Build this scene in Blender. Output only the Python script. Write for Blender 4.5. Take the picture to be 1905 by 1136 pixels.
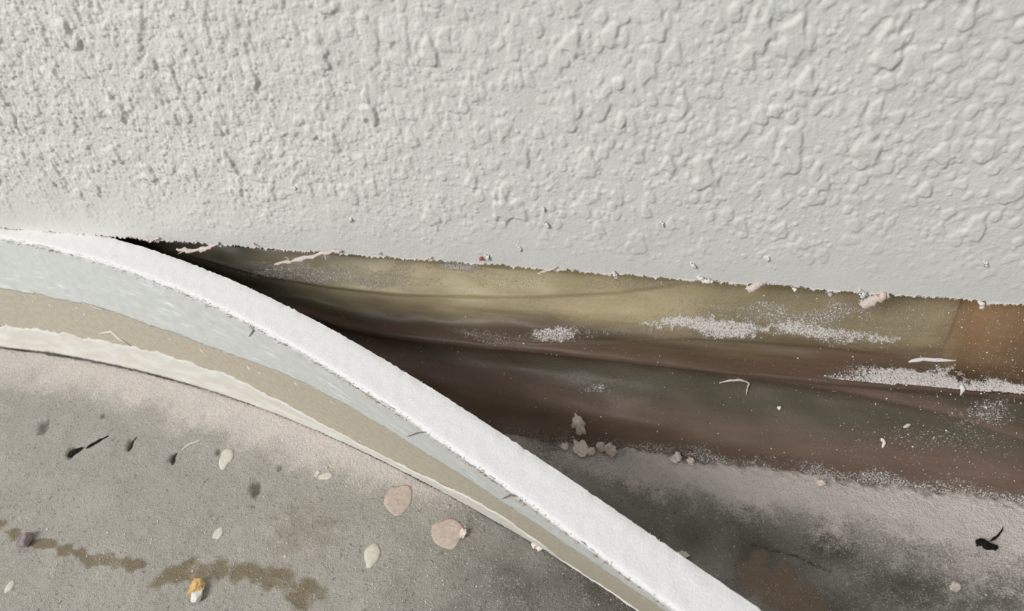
import bpy, math, random
import numpy as np
from mathutils import Matrix, Vector

for o in list(bpy.data.objects):
    bpy.data.objects.remove(o, do_unlink=True)
SC = bpy.context.scene
COL = SC.collection
rng = np.random.default_rng(7)
random.seed(7)
MM = 0.001

# ---------------------------------------------------------------- camera
# world: x along the wall, y into the wall, z up; all building is in millimetres, scaled to metres when linked
F = 1430.0
CXP, CYP = 952.5, 568.0
def unit(v):
    v = np.array(v, float)
    return v/np.linalg.norm(v)
_vx = unit((-4300-CXP, 107-CYP, F))
_vd = np.array([1216-CXP, 2000-CYP, F]); _vd = unit(_vd-_vd.dot(_vx)*_vx)
AX, AZ = -_vx, -_vd
AY = np.cross(AZ, AX)
R = np.stack([AX, AY, AZ])
HW = 56.0                                   # height of the cut edge of the wall board above the floor
CAM = np.array([0.0, -178.9, 226.0])
cam_data = bpy.data.cameras.new('camera')
cam = bpy.data.objects.new('camera', cam_data); COL.objects.link(cam)
r, u, b = R@np.array([1., 0, 0]), R@np.array([0, -1., 0]), R@np.array([0, 0, -1.])
M4 = Matrix(((r[0], u[0], b[0], CAM[0]*MM), (r[1], u[1], b[1], CAM[1]*MM), (r[2], u[2], b[2], CAM[2]*MM), (0, 0, 0, 1)))
cam.matrix_world = M4
cam_data.sensor_width = 36.0
cam_data.lens = 36.0*F/1905.0
cam_data.clip_start = 0.005
cam_data.clip_end = 50
cam_data.dof.use_dof = True
cam_data.dof.focus_distance = 0.235
cam_data.dof.aperture_fstop = 26.0
SC.camera = cam

# ---------------------------------------------------------------- light
world = bpy.data.worlds.new('world'); SC.world = world
world.use_nodes = True
bg = world.node_tree.nodes['Background']
bg.inputs[0].default_value = (0.96, 0.98, 1.0, 1)
bg.inputs[1].default_value = 0.27
def area(name, loc, target, size, power, color=(1, 1, 1)):
    d = bpy.data.lights.new(name, 'AREA'); d.shape = 'RECTANGLE'; d.size, d.size_y = size
    d.energy = power; d.color = color
    o = bpy.data.objects.new(name, d); COL.objects.link(o)
    o.location = loc
    o.rotation_euler = (Vector(target)-Vector(loc)).to_track_quat('-Z', 'Y').to_euler()
    return o
area('window_light', (-1.17, -1.50, 1.54), (-0.05, -0.02, 0.05), (0.98, 0.98), 48.0, (1.0, 0.995, 0.98))
SC.view_settings.view_transform = 'Standard'
SC.view_settings.look = 'None'
SC.view_settings.exposure = 0.0
SC.view_settings.gamma = 1.0
SC.view_settings.use_curve_mapping = False

# ---------------------------------------------------------------- helpers
def ray(px, py): return R@unit((px-CXP, py-CYP, F))
def on_z(px, py, z=0.0):
    d = ray(px, py); return CAM+d*((z-CAM[2])/d[2])
def on_y(px, py, y=0.0):
    d = ray(px, py); return CAM+d*((y-CAM[1])/d[1])
# leaning reference plane of the plastic sheet: y = 13-42w, z = 50-50w
SLEN = math.hypot(42, 50)
SN = np.array([0, -50/SLEN, 42/SLEN])
def on_s(px, py):
    d = ray(px, py)
    t = (np.array([0, 13, 50.])-CAM).dot(SN)/d.dot(SN)
    p = CAM+d*t
    return np.array([p[0], (50-p[2])/50*SLEN])     # (x, distance down the slope)
def lin(c):
    out = []
    for v in c[:3]:
        v = v/255.0
        out.append(v/12.92 if v <= 0.04045 else ((v+0.055)/1.055)**2.4)
    return (*out, 1.0)
def sstep(a, b, x):
    t = np.clip((x-a)/(b-a), 0, 1); return t*t*(3-2*t)

class Noise:
    """periodic band-limited noise; feature size in mm, sampled anywhere"""
    def __init__(s, feat, seed, ax=1.0, ay=1.0, n=512, per=24):
        s.n = n
        g = np.random.default_rng(seed).standard_normal((n, n))
        fx = np.fft.fftfreq(n)[:, None]*n; fy = np.fft.fftfreq(n)[None, :]*n
        k = np.sqrt(fx**2+fy**2)
        k0 = n/per
        filt = np.exp(-((k-k0)/(k0*0.55))**2)
        t = np.fft.ifft2(np.fft.fft2(g)*filt).real
        s.t = (t/t.std()).astype(np.float32)
        s.sx = per/(feat*ax); s.sy = per/(feat*ay)
    def __call__(s, x, y):
        x, y = np.broadcast_arrays(np.asarray(x, float)*s.sx, np.asarray(y, float)*s.sy)
        i = np.floor(x).astype(int); j = np.floor(y).astype(int)
        fx = x-i; fy = y-j; n = s.n
        i0, i1, j0, j1 = i % n, (i+1) % n, j % n, (j+1) % n
        t = s.t
        return (t[i0, j0]*(1-fx)*(1-fy)+t[i1, j0]*fx*(1-fy)+t[i0, j1]*(1-fx)*fy+t[i1, j1]*fx*fy)

def link(name, me, mat, parent=None, smooth=True, **props):
    if mat is not None: me.materials.append(getattr(mat, "m", mat))
    if smooth: me.polygons.foreach_set('use_smooth', np.ones(len(me.polygons), bool))
    o = bpy.data.objects.new(name, me); COL.objects.link(o)
    if parent is not None: o.parent = parent
    for k, v in props.items(): o[k] = v
    return o
def mesh_np(name, V, Fq, attrs=None, uv=None):
    """V (n,3) in mm, Fq (m,k) faces; attrs: per-vertex floats"""
    V = np.asarray(V, np.float32)*MM; Fq = np.asarray(Fq, np.int32)
    me = bpy.data.meshes.new(name)
    k = Fq.shape[1]
    me.vertices.add(len(V)); me.vertices.foreach_set('co', V.ravel())
    me.loops.add(Fq.size); me.loops.foreach_set('vertex_index', Fq.ravel())
    me.polygons.add(len(Fq))
    me.polygons.foreach_set('loop_start', np.arange(0, Fq.size, k, dtype=np.int32))
    me.polygons.foreach_set('loop_total', np.full(len(Fq), k, np.int32))
    me.update(calc_edges=True)
    for an, av in (attrs or {}).items():
        a = me.attributes.new(an, 'FLOAT', 'POINT'); a.data.foreach_set('value', np.asarray(av, np.float32).ravel())
    if uv is not None:
        a = me.attributes.new('flat', 'FLOAT_VECTOR', 'POINT')
        a.data.foreach_set('vector', np.asarray(uv, np.float32).ravel())
    me.validate(); return me
def grid_faces(ni, nj, off=0, flip=False):
    i = np.arange(ni-1)[:, None]; j = np.arange(nj-1)[None, :]
    a = (i*nj+j).ravel()+off; bb = a+nj; c = bb+1; d = a+1
    f = np.stack([a, bb, c, d], 1)
    return f[:, ::-1] if flip else f
def slab(P0, P1):
    """closed solid between two (ni,nj,3) grids with the same layout"""
    ni, nj = P0.shape[:2]; n = ni*nj
    V = np.concatenate([P0.reshape(-1, 3), P1.reshape(-1, 3)])
    f = [grid_faces(ni, nj), grid_faces(ni, nj, n, True)]
    idx = np.arange(n).reshape(ni, nj)
    for e, fl in ((idx[0, :], 0), (idx[-1, :], 1), (idx[:, 0], 1), (idx[:, -1], 0)):
        q = np.stack([e[:-1], e[1:], e[1:]+n, e[:-1]+n], 1)
        f.append(q if fl == 0 else q[:, ::-1])
    return V, np.concatenate(f)
def box(name, x0, x1, y0, y1, z0, z1, mat, parent=None, **props):
    g0 = np.array([[[x0, y0, z0], [x0, y1, z0]], [[x1, y0, z0], [x1, y1, z0]]], float)
    g1 = g0.copy(); g1[..., 2] = z1
    V, f = slab(g0, g1)
    return link(name, mesh_np(name, V, f), mat, parent, smooth=False, **props)

class Mat:
    def __init__(s, name):
        s.m = bpy.data.materials.new(name); s.m.use_nodes = True
        s.t = s.m.node_tree; s.p = s.t.nodes['Principled BSDF']
    def n(s, kind, **kw):
        nd = s.t.nodes.new(kind)
        for k, v in kw.items(): setattr(nd, k, v)
        return nd
    def l(s, a, bb): s.t.links.new(a, bb)
    def coord(s, scale=(1, 1, 1), attr=None, rot=(0, 0, 0)):
        if attr: src = s.n('ShaderNodeAttribute', attribute_name=attr).outputs['Vector']
        else: src = s.n('ShaderNodeNewGeometry').outputs['Position']
        mp = s.n('ShaderNodeMapping'); mp.inputs['Scale'].default_value = scale; mp.inputs['Rotation'].default_value = rot
        s.l(src, mp.inputs['Vector']); return mp.outputs[0]
    def noise(s, vec, scale, detail=3, rough=0.55, dist=0.0):
        nd = s.n('ShaderNodeTexNoise'); nd.inputs['Scale'].default_value = scale; nd.inputs['Detail'].default_value = detail
        nd.inputs['Roughness'].default_value = rough; nd.inputs['Distortion'].default_value = dist
        s.l(vec, nd.inputs['Vector']); return nd.outputs['Fac']
    def ramp(s, fac, a, bb, lo=0.0, hi=1.0):
        nd = s.n('ShaderNodeMapRange'); nd.interpolation_type = 'SMOOTHSTEP'
        s.l(fac, nd.inputs['Value'])
        for k, v in (('From Min', a), ('From Max', bb), ('To Min', lo), ('To Max', hi)): nd.inputs[k].default_value = v
        return nd.outputs[0]
    def attr(s, name): return s.n('ShaderNodeAttribute', attribute_name=name).outputs['Fac']
    def mix(s, fac, a, bb, mode='MIX'):
        nd = s.n('ShaderNodeMix', data_type='RGBA', blend_type=mode)
        for sock, v in ((nd.inputs[0], fac), (nd.inputs[6], a), (nd.inputs[7], bb)):
            if isinstance(v, (int, float)): sock.default_value = v
            elif isinstance(v, tuple): sock.default_value = v
            else: s.l(v, sock)
        return nd.outputs[2]
    def math(s, op, a, bb):
        nd = s.n('ShaderNodeMath', operation=op)
        for sock, v in ((nd.inputs[0], a), (nd.inputs[1], bb)):
            if isinstance(v, (int, float)): sock.default_value = v
            else: s.l(v, sock)
        return nd.outputs[0]
    def bump(s, h, dist=0.0002, strength=1.0):
        nd = s.n('ShaderNodeBump'); nd.inputs['Distance'].default_value = dist; nd.inputs['Strength'].default_value = strength
        s.l(h, nd.inputs['Height']); s.l(nd.outputs[0], s.p.inputs['Normal'])
    def base(s, c):
        if isinstance(c, tuple): s.p.inputs['Base Color'].default_value = c
        else: s.l(c, s.p.inputs['Base Color'])
    def set(s, rough=0.8, spec=0.3):
        s.p.inputs['Roughness'].default_value = rough; s.p.inputs['Specular IOR Level'].default_value = spec
        return s

# ---------------------------------------------------------------- materials
m_wall = Mat('wall_paint').set(0.62, 0.25)
v = m_wall.coord()
m_wall.base(m_wall.mix(m_wall.ramp(m_wall.noise(v, 60, 3), 0.3, 0.7), lin((223, 222, 217)), lin((217, 217, 212))))
m_wall.bump(m_wall.noise(v, 1300, 3), 0.00016, 0.8)

def simple(name, c0, c1, scale=900, rough=0.85, spec=0.2, bump=0.0002):
    m = Mat(name).set(rough, spec); vv = m.coord()
    m.base(m.mix(m.ramp(m.noise(vv, scale, 4), 0.3, 0.7), lin(c0), lin(c1)))
    if bump: m.bump(m.noise(vv, scale*1.5, 3), bump, 0.8)
    return m
m_gyp = simple('gypsum_core', (240, 238, 238), (234, 232, 232), 1200)
m_paper = simple('torn_paper', (226, 212, 206), (206, 188, 178), 1200)
m_fuzz = simple('brown_paper_fuzz', (206, 178, 160), (172, 142, 122), 1200)
m_crumb = simple('plaster_crumb', (244, 232, 220), (226, 212, 200), 1500)
m_grain = simple('plaster_grain', (238, 233, 228), (222, 215, 209), 2500, bump=0)
m_white = simple('white_flake', (240, 236, 232), (226, 220, 214), 1500)
m_black = simple('black_hole_fill', (20, 18, 16), (38, 34, 30), 1500)
m_cream = simple('cream_paint', (224, 219, 206), (208, 202, 188), 900, 0.6)
m_pink = simple('pinkish_paint', (208, 190, 178), (186, 172, 160), 700, 0.7)
m_orange_p = simple('orange_pebble', (206, 160, 90), (228, 196, 140), 900, 0.6)
m_purple_p = simple('purple_pebble', (165, 150, 150), (130, 116, 116), 900, 0.6)
m_brown_s = simple('dark_grit', (86, 76, 70), (66, 58, 54), 900)
m_crack = simple('crack_grey', (142, 138, 136), (120, 116, 114), 1500)
m_red = simple('red_speck', (205, 120, 110), (190, 90, 84), 1500)

m_blue = Mat('pale_blue_paint').set(0.7, 0.2)
v = m_blue.coord((1, 1, 1), 'flat', (0, 0, math.radians(-38)))
vs = m_blue.coord((1, 7, 1), 'flat', (0, 0, math.radians(-38)))
streak = m_blue.ramp(m_blue.noise(vs, 0.075, 3, 0.5), 0.54, 0.70)
blot = m_blue.ramp(m_blue.noise(v, 0.035, 2), 0.42, 0.6)
c = m_blue.mix(m_blue.ramp(m_blue.noise(v, 0.25, 4), 0.3, 0.7), lin((203, 206, 202)), lin((212, 214, 210)))
m_blue.base(m_blue.mix(m_blue.math('MULTIPLY', streak, blot), c, lin((232, 235, 234))))
m_blue.bump(m_blue.noise(v, 1.2, 4), 0.00015, 0.6)
m_tan = Mat('bare_tan_paper').set(0.8, 0.2)
v = m_tan.coord((1, 1, 1), 'flat')
c = m_tan.mix(m_tan.ramp(m_tan.noise(v, 0.5, 5, 0.7), 0.35, 0.65), lin((182, 174, 156)), lin((194, 186, 168)))
m_tan.base(m_tan.mix(m_tan.ramp(m_tan.noise(v, 0.45, 3), 0.66, 0.76), c, lin((148, 138, 120))))
m_tan.bump(m_tan.noise(v, 1.5, 4), 0.0002, 0.6)
m_skim = Mat('white_lower_band').set(0.8, 0.2)
v = m_skim.coord((1, 3, 1), 'flat')
c = m_skim.mix(m_skim.ramp(m_skim.noise(v, 0.08, 4), 0.35, 0.62), lin((229, 228, 222)), lin((220, 214, 204)))
m_skim.base(c)
m_skim.bump(m_skim.noise(v, 0.6, 4), 0.0003, 0.6)

m_floor = Mat('concrete').set(0.6, 0.35)
v = m_floor.coord()
fine = m_floor.noise(v, 1100, 3, 0.7)
c = m_floor.mix(m_floor.ramp(m_floor.noise(v, 28, 4, 0.6), 0.3, 0.7), lin((170, 165, 155)), lin((186, 181, 171)))
c = m_floor.mix(m_floor.ramp(fine, 0.35, 0.7), c, lin((186, 182, 173)))
c = m_floor.mix(m_floor.ramp(m_floor.noise(v, 700, 3, 0.7), 0.56, 0.75), c, lin((120, 117, 110)))
c = m_floor.mix(m_floor.attr('olive'), c, lin((122, 106, 70)))
c = m_floor.mix(m_floor.attr('grime_shade'), c, lin((80, 76, 69)))
c = m_floor.mix(m_floor.attr('brown'), c, lin((152, 132, 116)))
dcol = m_floor.mix(m_floor.ramp(m_floor.noise(v, 90, 3), 0.35, 0.65), lin((232, 221, 214)), lin((224, 216, 210)))
dn = m_floor.noise(v, 2000, 2, 0.8)
dsum = m_floor.math('ADD', m_floor.attr('dust'), m_floor.math('MULTIPLY', m_floor.math('SUBTRACT', dn, 0.5), 1.5))
c = m_floor.mix(m_floor.ramp(dsum, 0.15, 0.95), c, dcol)
m_floor.base(c)
m_floor.bump(m_floor.math('ADD', m_floor.math('MULTIPLY', dn, 0.8), fine), 0.0007, 1.0)

m_film = Mat('dusty_plastic_film').set(0.36, 0.5)
v = m_film.coord()
c = m_film.mix(m_film.attr('brown'), lin((92, 86, 70)), lin((132, 106, 92)))  # olive for shaded hollows, brown for lit folds, painted into the tint
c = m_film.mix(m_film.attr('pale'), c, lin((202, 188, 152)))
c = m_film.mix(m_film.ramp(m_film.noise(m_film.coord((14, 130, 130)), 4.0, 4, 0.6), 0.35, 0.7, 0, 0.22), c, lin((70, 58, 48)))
dn = m_film.noise(v, 1900, 2, 0.8)
dsum = m_film.math('ADD', m_film.attr('dust'), m_film.math('MULTIPLY', m_film.math('SUBTRACT', dn, 0.5), 2.4))
dfac = m_film.ramp(dsum, 0.3, 0.85)
m_film.base(m_film.mix(dfac, c, lin((220, 213, 208))))
m_film.l(m_film.ramp(dfac, 0, 1, 0.42, 0.9), m_film.p.inputs['Roughness'])
m_film.bump(m_film.math('MULTIPLY', dn, dfac), 0.0005, 0.9)
tr = m_film.n('ShaderNodeBsdfTransparent'); tr.inputs[0].default_value = (0.95, 0.92, 0.86, 1)
mx = m_film.n('ShaderNodeMixShader')
clear = m_film.math('MULTIPLY', m_film.math('SUBTRACT', 1.0, dfac), m_film.attr('clear'))
m_film.l(clear, mx.inputs[0]); m_film.l(m_film.p.outputs[0], mx.inputs[1]); m_film.l(tr.outputs[0], mx.inputs[2])
m_film.l(mx.outputs[0], m_film.t.nodes['Material Output'].inputs['Surface'])

m_wood = Mat('brown_timber').set(0.7, 0.3)
v = m_wood.coord((3, 60, 60))
m_wood.base(m_wood.mix(m_wood.ramp(m_wood.noise(v, 8, 5, 0.6), 0.3, 0.7), lin((150, 118, 96)), lin((118, 92, 74))))
m_wood.bump(m_wood.noise(v, 14, 4), 0.0003, 0.6)
m_stud = Mat('orange_timber').set(0.65, 0.3)
v = m_stud.coord((40, 40, 4))
m_stud.base(m_stud.mix(m_stud.ramp(m_stud.noise(v, 8, 5, 0.6), 0.3, 0.7), lin((255, 206, 164)), lin((252, 188, 140))))
m_stud.bump(m_stud.noise(v, 14, 4), 0.0003, 0.6)
m_batt = Mat('yellow_insulation').set(0.9, 0.1)
v = m_batt.coord()
m_batt.base(m_batt.mix(m_batt.ramp(m_batt.noise(v, 70, 4), 0.3, 0.7), lin((244, 230, 188)), lin((226, 211, 164))))
m_batt.bump(m_batt.noise(v, 600, 4), 0.0006, 0.8)
m_dark = simple('grey_sheathing', (96, 88, 80), (80, 72, 66), 300)

# ---------------------------------------------------------------- wall board (structure)
def stretch(lo, hi, dlo, dhi, step, far=26):
    core = np.arange(dlo, dhi+1e-6, step)
    a = dlo-(dlo-lo)*(np.linspace(0, 1, far)[1:]**1.6)
    bb = dhi+(hi-dhi)*(np.linspace(0, 1, far)[1:]**1.6)
    return np.concatenate([a[::-1] if lo < dlo else [], core, bb if hi > dhi else []])
WX0, WX1 = -640.0, 460.0
xs = stretch(WX0, WX1, -410, 215, 0.36)
zs = stretch(HW, 620, HW, 196, 0.36)
XX, ZZ = np.meshgrid(xs, zs, indexing='ij')
n4 = Noise(5.0, 11, 1.0, 1.5); n2 = Noise(2.2, 12, 1.0, 1.35); n1 = Noise(1.0, 13); n12 = Noise(16.0, 14); n40 = Noise(60.0, 15)
warp = n4(XX*0.6+90, ZZ*0.6)*1.0
H = 0.17*sstep(0.2, 1.5, n4(XX+warp, ZZ+0.6*n2(XX, ZZ)))
H += 0.10*sstep(0.1, 1.3, n2(XX, ZZ)) - 0.08*sstep(0.9, 2.0, -n2(XX+40, ZZ))
H += 0.05*n1(XX, ZZ)+0.10*n12(XX, ZZ)
# separate drops of texture compound: tear shapes, flattened, running downwards
BL = np.zeros_like(H)
def drop(x, z, rx, rz, h, tail):
    i0, i1 = np.searchsorted(xs, (x-rx*1.6, x+rx*1.6)); j0, j1 = np.searchsorted(zs, (z-rz*1.6, z+rz*(1.6+tail)))
    if i1-i0 < 2 or j1-j0 < 2: return
    dx = (XX[i0:i1, j0:j1]-x)/rx; dz = (ZZ[i0:i1, j0:j1]-z)/rz
    dz = np.where(dz > 0, dz/(1+tail), dz)
    dx = dx*(1+np.clip(dz, 0, 1)*tail*0.6)
    q = np.sqrt(dx*dx+dz*dz)+0.16*n4(XX[i0:i1, j0:j1]*1.4, ZZ[i0:i1, j0:j1]*1.4)
    BL[i0:i1, j0:j1] = np.maximum(BL[i0:i1, j0:j1], h*(1-sstep(0.55, 1.04, q)))
for k in range(2300):
    x = rng.uniform(-330, 120); z = HW+8+rng.random()**0.8*112
    s = 0.55+rng.gamma(1.5, 0.55)
    s = min(s, 4.2)
    drop(x, z, s, s*rng.uniform(1.0, 1.5), 0.16+0.17*s*rng.uniform(0.6, 1.1), rng.uniform(0, 0.8) if s > 1 else 0)
for k in range(5200):
    x = rng.uniform(-330, 120); z = HW+5+rng.random()**0.9*112; s = rng.uniform(.5, 1.0)
    drop(x, z, s, s*rng.uniform(.9, 1.4), rng.uniform(.14, .34), 0)
for k in range(3600):                                    # the same texture carries on to both sides and above
    x = rng.choice([rng.uniform(-410, -330), rng.uniform(120, 215), rng.uniform(-410, 215)]); z = HW+6+rng.random()*136
    if -330 < x < 120 and z < HW+112: continue
    s = min(0.5+rng.gamma(1.3, 0.5), 4.2)
    drop(x, z, s, s*rng.uniform(1.0, 1.5), 0.15+0.17*s*rng.uniform(0.6, 1.1), rng.uniform(0, 0.8) if s > 1 else 0)
# the drops that stand out most
for (px, py, rp, h, tail) in ((1650, 105, 26, 1.0, 2.0), (1800, 40, 16, .7, 1.2), (220, 205, 18, .9, 1.4), (470, 150, 17, .9, 1.2), (600, 115, 16, .9, .8), (690, 215, 18, 1.0, 1.6),
        (1500, 160, 18, .7, 1.0), (1460, 300, 20, .8, .6), (1610, 290, 26, .8, .6), (1830, 285, 18, .7, .6), (1245, 310, 16, .8, .4), (1150, 155, 11, .9, .2), (1155, 225, 11, .8, .3),
        (1440, 210, 11, .9, .2), (1270, 205, 18, .7, .8), (1390, 110, 18, .7, .6), (800, 100, 18, .8, 1.0), (430, 310, 14, .7, 1.3), (580, 250, 12, .8, 1.2), (1370, 25, 14, .7, .4),
        (880, 340, 14, .7, .4), (975, 295, 14, .7, .3), (1530, 345, 14, .6, .3), (1720, 355, 14, .6, .3), (1060, 235, 14, .7, .4), (360, 130, 14, .7, .9), (300, 190, 14, .7, 1.1)):
    p = on_y(px, py, 0); sc = np.linalg.norm(p-CAM)/F
    drop(p[0], p[2], rp*sc, rp*sc*1.2, h, tail)
core = sstep(-345, -325, XX)*sstep(140, 110, XX)
H = H*(1-0.4*sstep(-130, -50, XX))*1.08+BL*1.08
fade = 0.36+0.64*sstep(HW+2, HW+30, ZZ+4*n40(XX, ZZ))
left = 0.9+0.4*(1-sstep(-190, -90, XX))
H = H*fade*left*np.where(ZZ < 200, 1, 0.3)
H *= np.where((XX > -415) & (XX < 220), 1, 0.3)
rag = 0.30*n2(xs, 0*xs)+0.22*n1(xs, 0*xs+9)+0.25*n12(xs, 0*xs)        # ragged cut edge
Z2 = ZZ.copy(); Z2[:, 0] = HW+rag-0.2; 
Pf = np.stack([XX, -H, Z2], -1)
nb = 3
Pb = np.stack([XX, np.full_like(XX, 12.5), Z2], -1)
# close with a back face of few columns: reuse grid rim only
ni, nj = XX.shape
idx = np.arange(ni*nj).reshape(ni, nj)
rim = np.concatenate([idx[:, 0], idx[1:, -1], ])
Vw = Pf.reshape(-1, 3)
bot = idx[:, 0]; top = idx[:, -1]
nv = len(Vw)
bk_bot = Vw[bot].copy(); bk_bot[:, 1] = 12.5; bk_bot[:, 2] += 0.5*n2(xs, 0*xs+30)
bk_top = Vw[top].copy(); bk_top[:, 1] = 12.5
Vw = np.concatenate([Vw, bk_bot, bk_top])
bb_ = nv+np.arange(ni); bt_ = nv+ni+np.arange(ni)
fw = [grid_faces(ni, nj),
      np.stack([bot[:-1], bb_[:-1], bb_[1:], bot[1:]], 1)[:, ::-1],
      np.stack([bb_[:-1], bt_[:-1], bt_[1:], bb_[1:]], 1)[:, ::-1],
      np.stack([top[:-1], bt_[:-1], bt_[1:], top[1:]], 1)]
wall = link('wall_front', mesh_np('wall_front', Vw, np.concatenate(fw)), m_wall, kind='structure')
wall['label'] = 'pale grey wall board with rough sprayed texture and a ragged cut lower edge'
# rear board, and unseen end caps added to keep the cavity dark
box('wall_rear', WX0, WX1, 100, 112, 0, 620, m_dark, kind='structure')
box('end_cap_left', WX0-14, WX0-1, 0, 112, 0, 620, m_dark, kind='structure')
box('end_cap_right', WX1+1, WX1+14, 0, 112, 0, 620, m_dark, kind='structure')

# ---------------------------------------------------------------- bowed strip: curves first, since floor and sheet refer to them
tf_px = [(0, 440), (100, 463), (160, 478), (290, 520), (400, 566), (490, 612), (600, 680), (680, 730), (770, 790), (870, 855), (960, 917), (1060, 988), (1150, 1060), (1250, 1136)]
bo_px = [(0, 645), (121, 670), (220, 688), (320, 701), (367, 712), (459, 747), (551, 787), (610, 814), (696, 856), (790, 903), (849, 934), (926, 967), (984, 996), (1060, 1040), (1120, 1086), (1175, 1136)]
def fit(px, z, deg):
    P = np.array([on_z(a, c_, z) for a, c_ in px]); return np.polyfit(P[:, 0], P[:, 1], deg)
TF = fit(tf_px, HW, 4); BO = fit(bo_px, 0, 4)
def curve(poly, xa, xb):
    """follow the fitted curve inside its range, go straight outside it; resample by arc length"""
    x = np.linspace(xa, xb, 900); y = np.polyval(poly, x)
    return x, y
def ext(x, y, la, lb):
    d0 = unit((x[0]-x[8], y[0]-y[8])); d1 = unit((x[-1]-x[-9], y[-1]-y[-9]))
    d0 = unit((-1, 0.02))
    x = np.concatenate([[x[0]+d0[0]*la], x, [x[-1]+d1[0]*lb]]); y = np.concatenate([[y[0]+d0[1]*la], y, [y[-1]+d1[1]*lb]])
    return x, y
NS = 470
tx, ty = ext(*curve(TF, -282, -4), 230, 100)
bx_, by_ = ext(*curve(BO, -312, -19), 200, 108)
def resample(x, y, n):
    s = np.concatenate([[0], np.cumsum(np.hypot(np.diff(x), np.diff(y)))])
    t = np.linspace(0, s[-1], n)
    return np.stack([np.interp(t, s, x), np.interp(t, s, y)], 1), t
# pair the two edges by x so that sections stand upright across the strip
T, st = resample(tx, ty, NS)
tan = np.gradient(T, axis=0); tan /= np.linalg.norm(tan, axis=1)[:, None]
ker = np.ones(31)/31
tan = np.stack([np.convolve(np.pad(tan[:, k], 15, mode='edge'), ker, 'valid') for k in (0, 1)], 1); tan /= np.linalg.norm(tan, axis=1)[:, None]
nrm = np.stack([tan[:, 1], -tan[:, 0]], 1)            # towards the room (-y)
nrm *= np.where(nrm[:, 1:2] > 0, -1, 1)
Bc = np.stack([bx_, by_], 1)
off = np.empty(NS)
for i in range(NS):                                     # where the section plane meets the bottom curve
    q = (Bc-T[i])@tan[i]
    j = np.argmin(np.abs(q)); off[i] = (Bc[j]-T[i])@nrm[i]
off = np.convolve(np.pad(off, 20, mode='edge'), np.ones(41)/41, 'valid')
TH = 12.0
lift = np.interp(T[:, 0], [-330, -250, -150], [1.2, 1.2, 0.25])
up = np.array([0, 0, 1.])
def face_pt(i, vfrac, o=0.0):
    """point on the strip's front: station i, fraction down from the top, offset outwards (mm)"""
    a = off[i]*vfrac+o
    z = HW-(HW-lift[i])*vfrac
    return np.stack([T[i, 0]+nrm[i, 0]*a, T[i, 1]+nrm[i, 1]*a, z], -1)
def to_cam(P):
    c_ = (P-CAM)@R
    return np.stack([CXP+F*c_[..., 0]/c_[..., 2], CYP+F*c_[..., 1]/c_[..., 2]], -1)
def band(px):
    """heights of a seam along the strip, as fraction down the face per station"""
    px = np.array(px, float)
    vf = np.linspace(0, 1, 81); out = np.empty(NS)
    for i in range(NS):
        Q = to_cam(face_pt(np.full(81, i), vf))
        yl = np.interp(Q[:, 0], px[:, 0], px[:, 1])
        d = Q[:, 1]-yl
        k = np.argmax(d > 0) if (d > 0).any() else 80
        out[i] = vf[k] if k == 0 else vf[k-1]+(vf[k]-vf[k-1])*(-d[k-1])/(d[k]-d[k-1]+1e-9)
    ok = (T[:, 0] > -285) & (T[:, 0] < -6)
    out = np.interp(np.arange(NS), np.arange(NS)[ok], out[ok])
    return np.convolve(np.pad(out, 6, mode='edge'), np.ones(13)/13, 'valid')
v1 = band([(-40, 530), (0, 534), (184, 571), (331, 622), (441, 663), (551, 704), (620, 738), (698, 782), (753, 817), (849, 876), (930, 928), (1022, 988), (1099, 1041), (1176, 1091), (1240, 1136)])
v2 = band([(-40, 599), (0, 604), (92, 615), (184, 633), (257, 645), (312, 660), (441, 703), (551, 760), (600, 787), (696, 838), (773, 876), (869, 921), (930, 955), (984, 992), (1060, 1050), (1172, 1150), (1240, 1220)])
v2 = np.minimum(np.maximum(v2, v1+0.12), 0.955)

strip = bpy.data.objects.new('plasterboard_strip', None); COL.objects.link(strip)
strip.location = (-0.15, -0.035, 0); strip.empty_display_size = 0.02
strip['label'] = 'long bowed strip of cut plasterboard curving away from the wall, white edge on top'
strip['category'] = 'plasterboard strip'
def child(o):
    o.parent = strip; o.matrix_parent_inverse = Matrix.Translation(-Vector(strip.location)); return o
I = np.arange(NS)
e_f = 0.15*n2(st, 0*st+70)+0.18*n12(st, 0*st+70)+0.10*n1(st, 0*st)
e_b = 0.05*n2(st, 0*st+50)+0.05*n1(st, 0*st+5)
# gypsum core: section loop of 2 x (top 7, front 9, bottom 2, back 5)
loops = []
tops = np.linspace(0, 1, 9)
for k, f_ in enumerate(tops):                            # top face from back to front
    a = -TH*(1-f_)+np.where(f_ == 0, e_b, 0)+np.where(f_ == 1, e_f-0.1, 0)
    zz = HW+0.14*n2(st, 0*st+f_*9)+0.05*n1(st, f_*TH+0*st)-(0.35 if f_ in (0, 1) else 0)
    loops.append(np.stack([T[:, 0]+nrm[:, 0]*a, T[:, 1]+nrm[:, 1]*a, zz], -1))
for vf in np.linspace(0.02, 1, 10): loops.append(face_pt(I, vf, -0.15))
for vf in np.linspace(1, 0.03, 6): loops.append(face_pt(I, vf, -TH))
L = np.stack(loops, 1); nl = L.shape[1]
L = np.concatenate([L, L[:, :1]], 1)
Vc = L.reshape(-1, 3); fc = grid_faces(NS, nl+1)
capq = np.array([[i_, i_+1, nl-2-i_, nl-1-i_] for i_ in range(nl//2-1)])
fc = np.concatenate([fc, capq, capq[:, ::-1]+(NS-1)*(nl+1)])
core_me = mesh_np('gypsum_core', Vc, fc)
o = child(link('gypsum_core', core_me, m_gyp)); o['label'] = 'white chalky cut edge and core'
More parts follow.
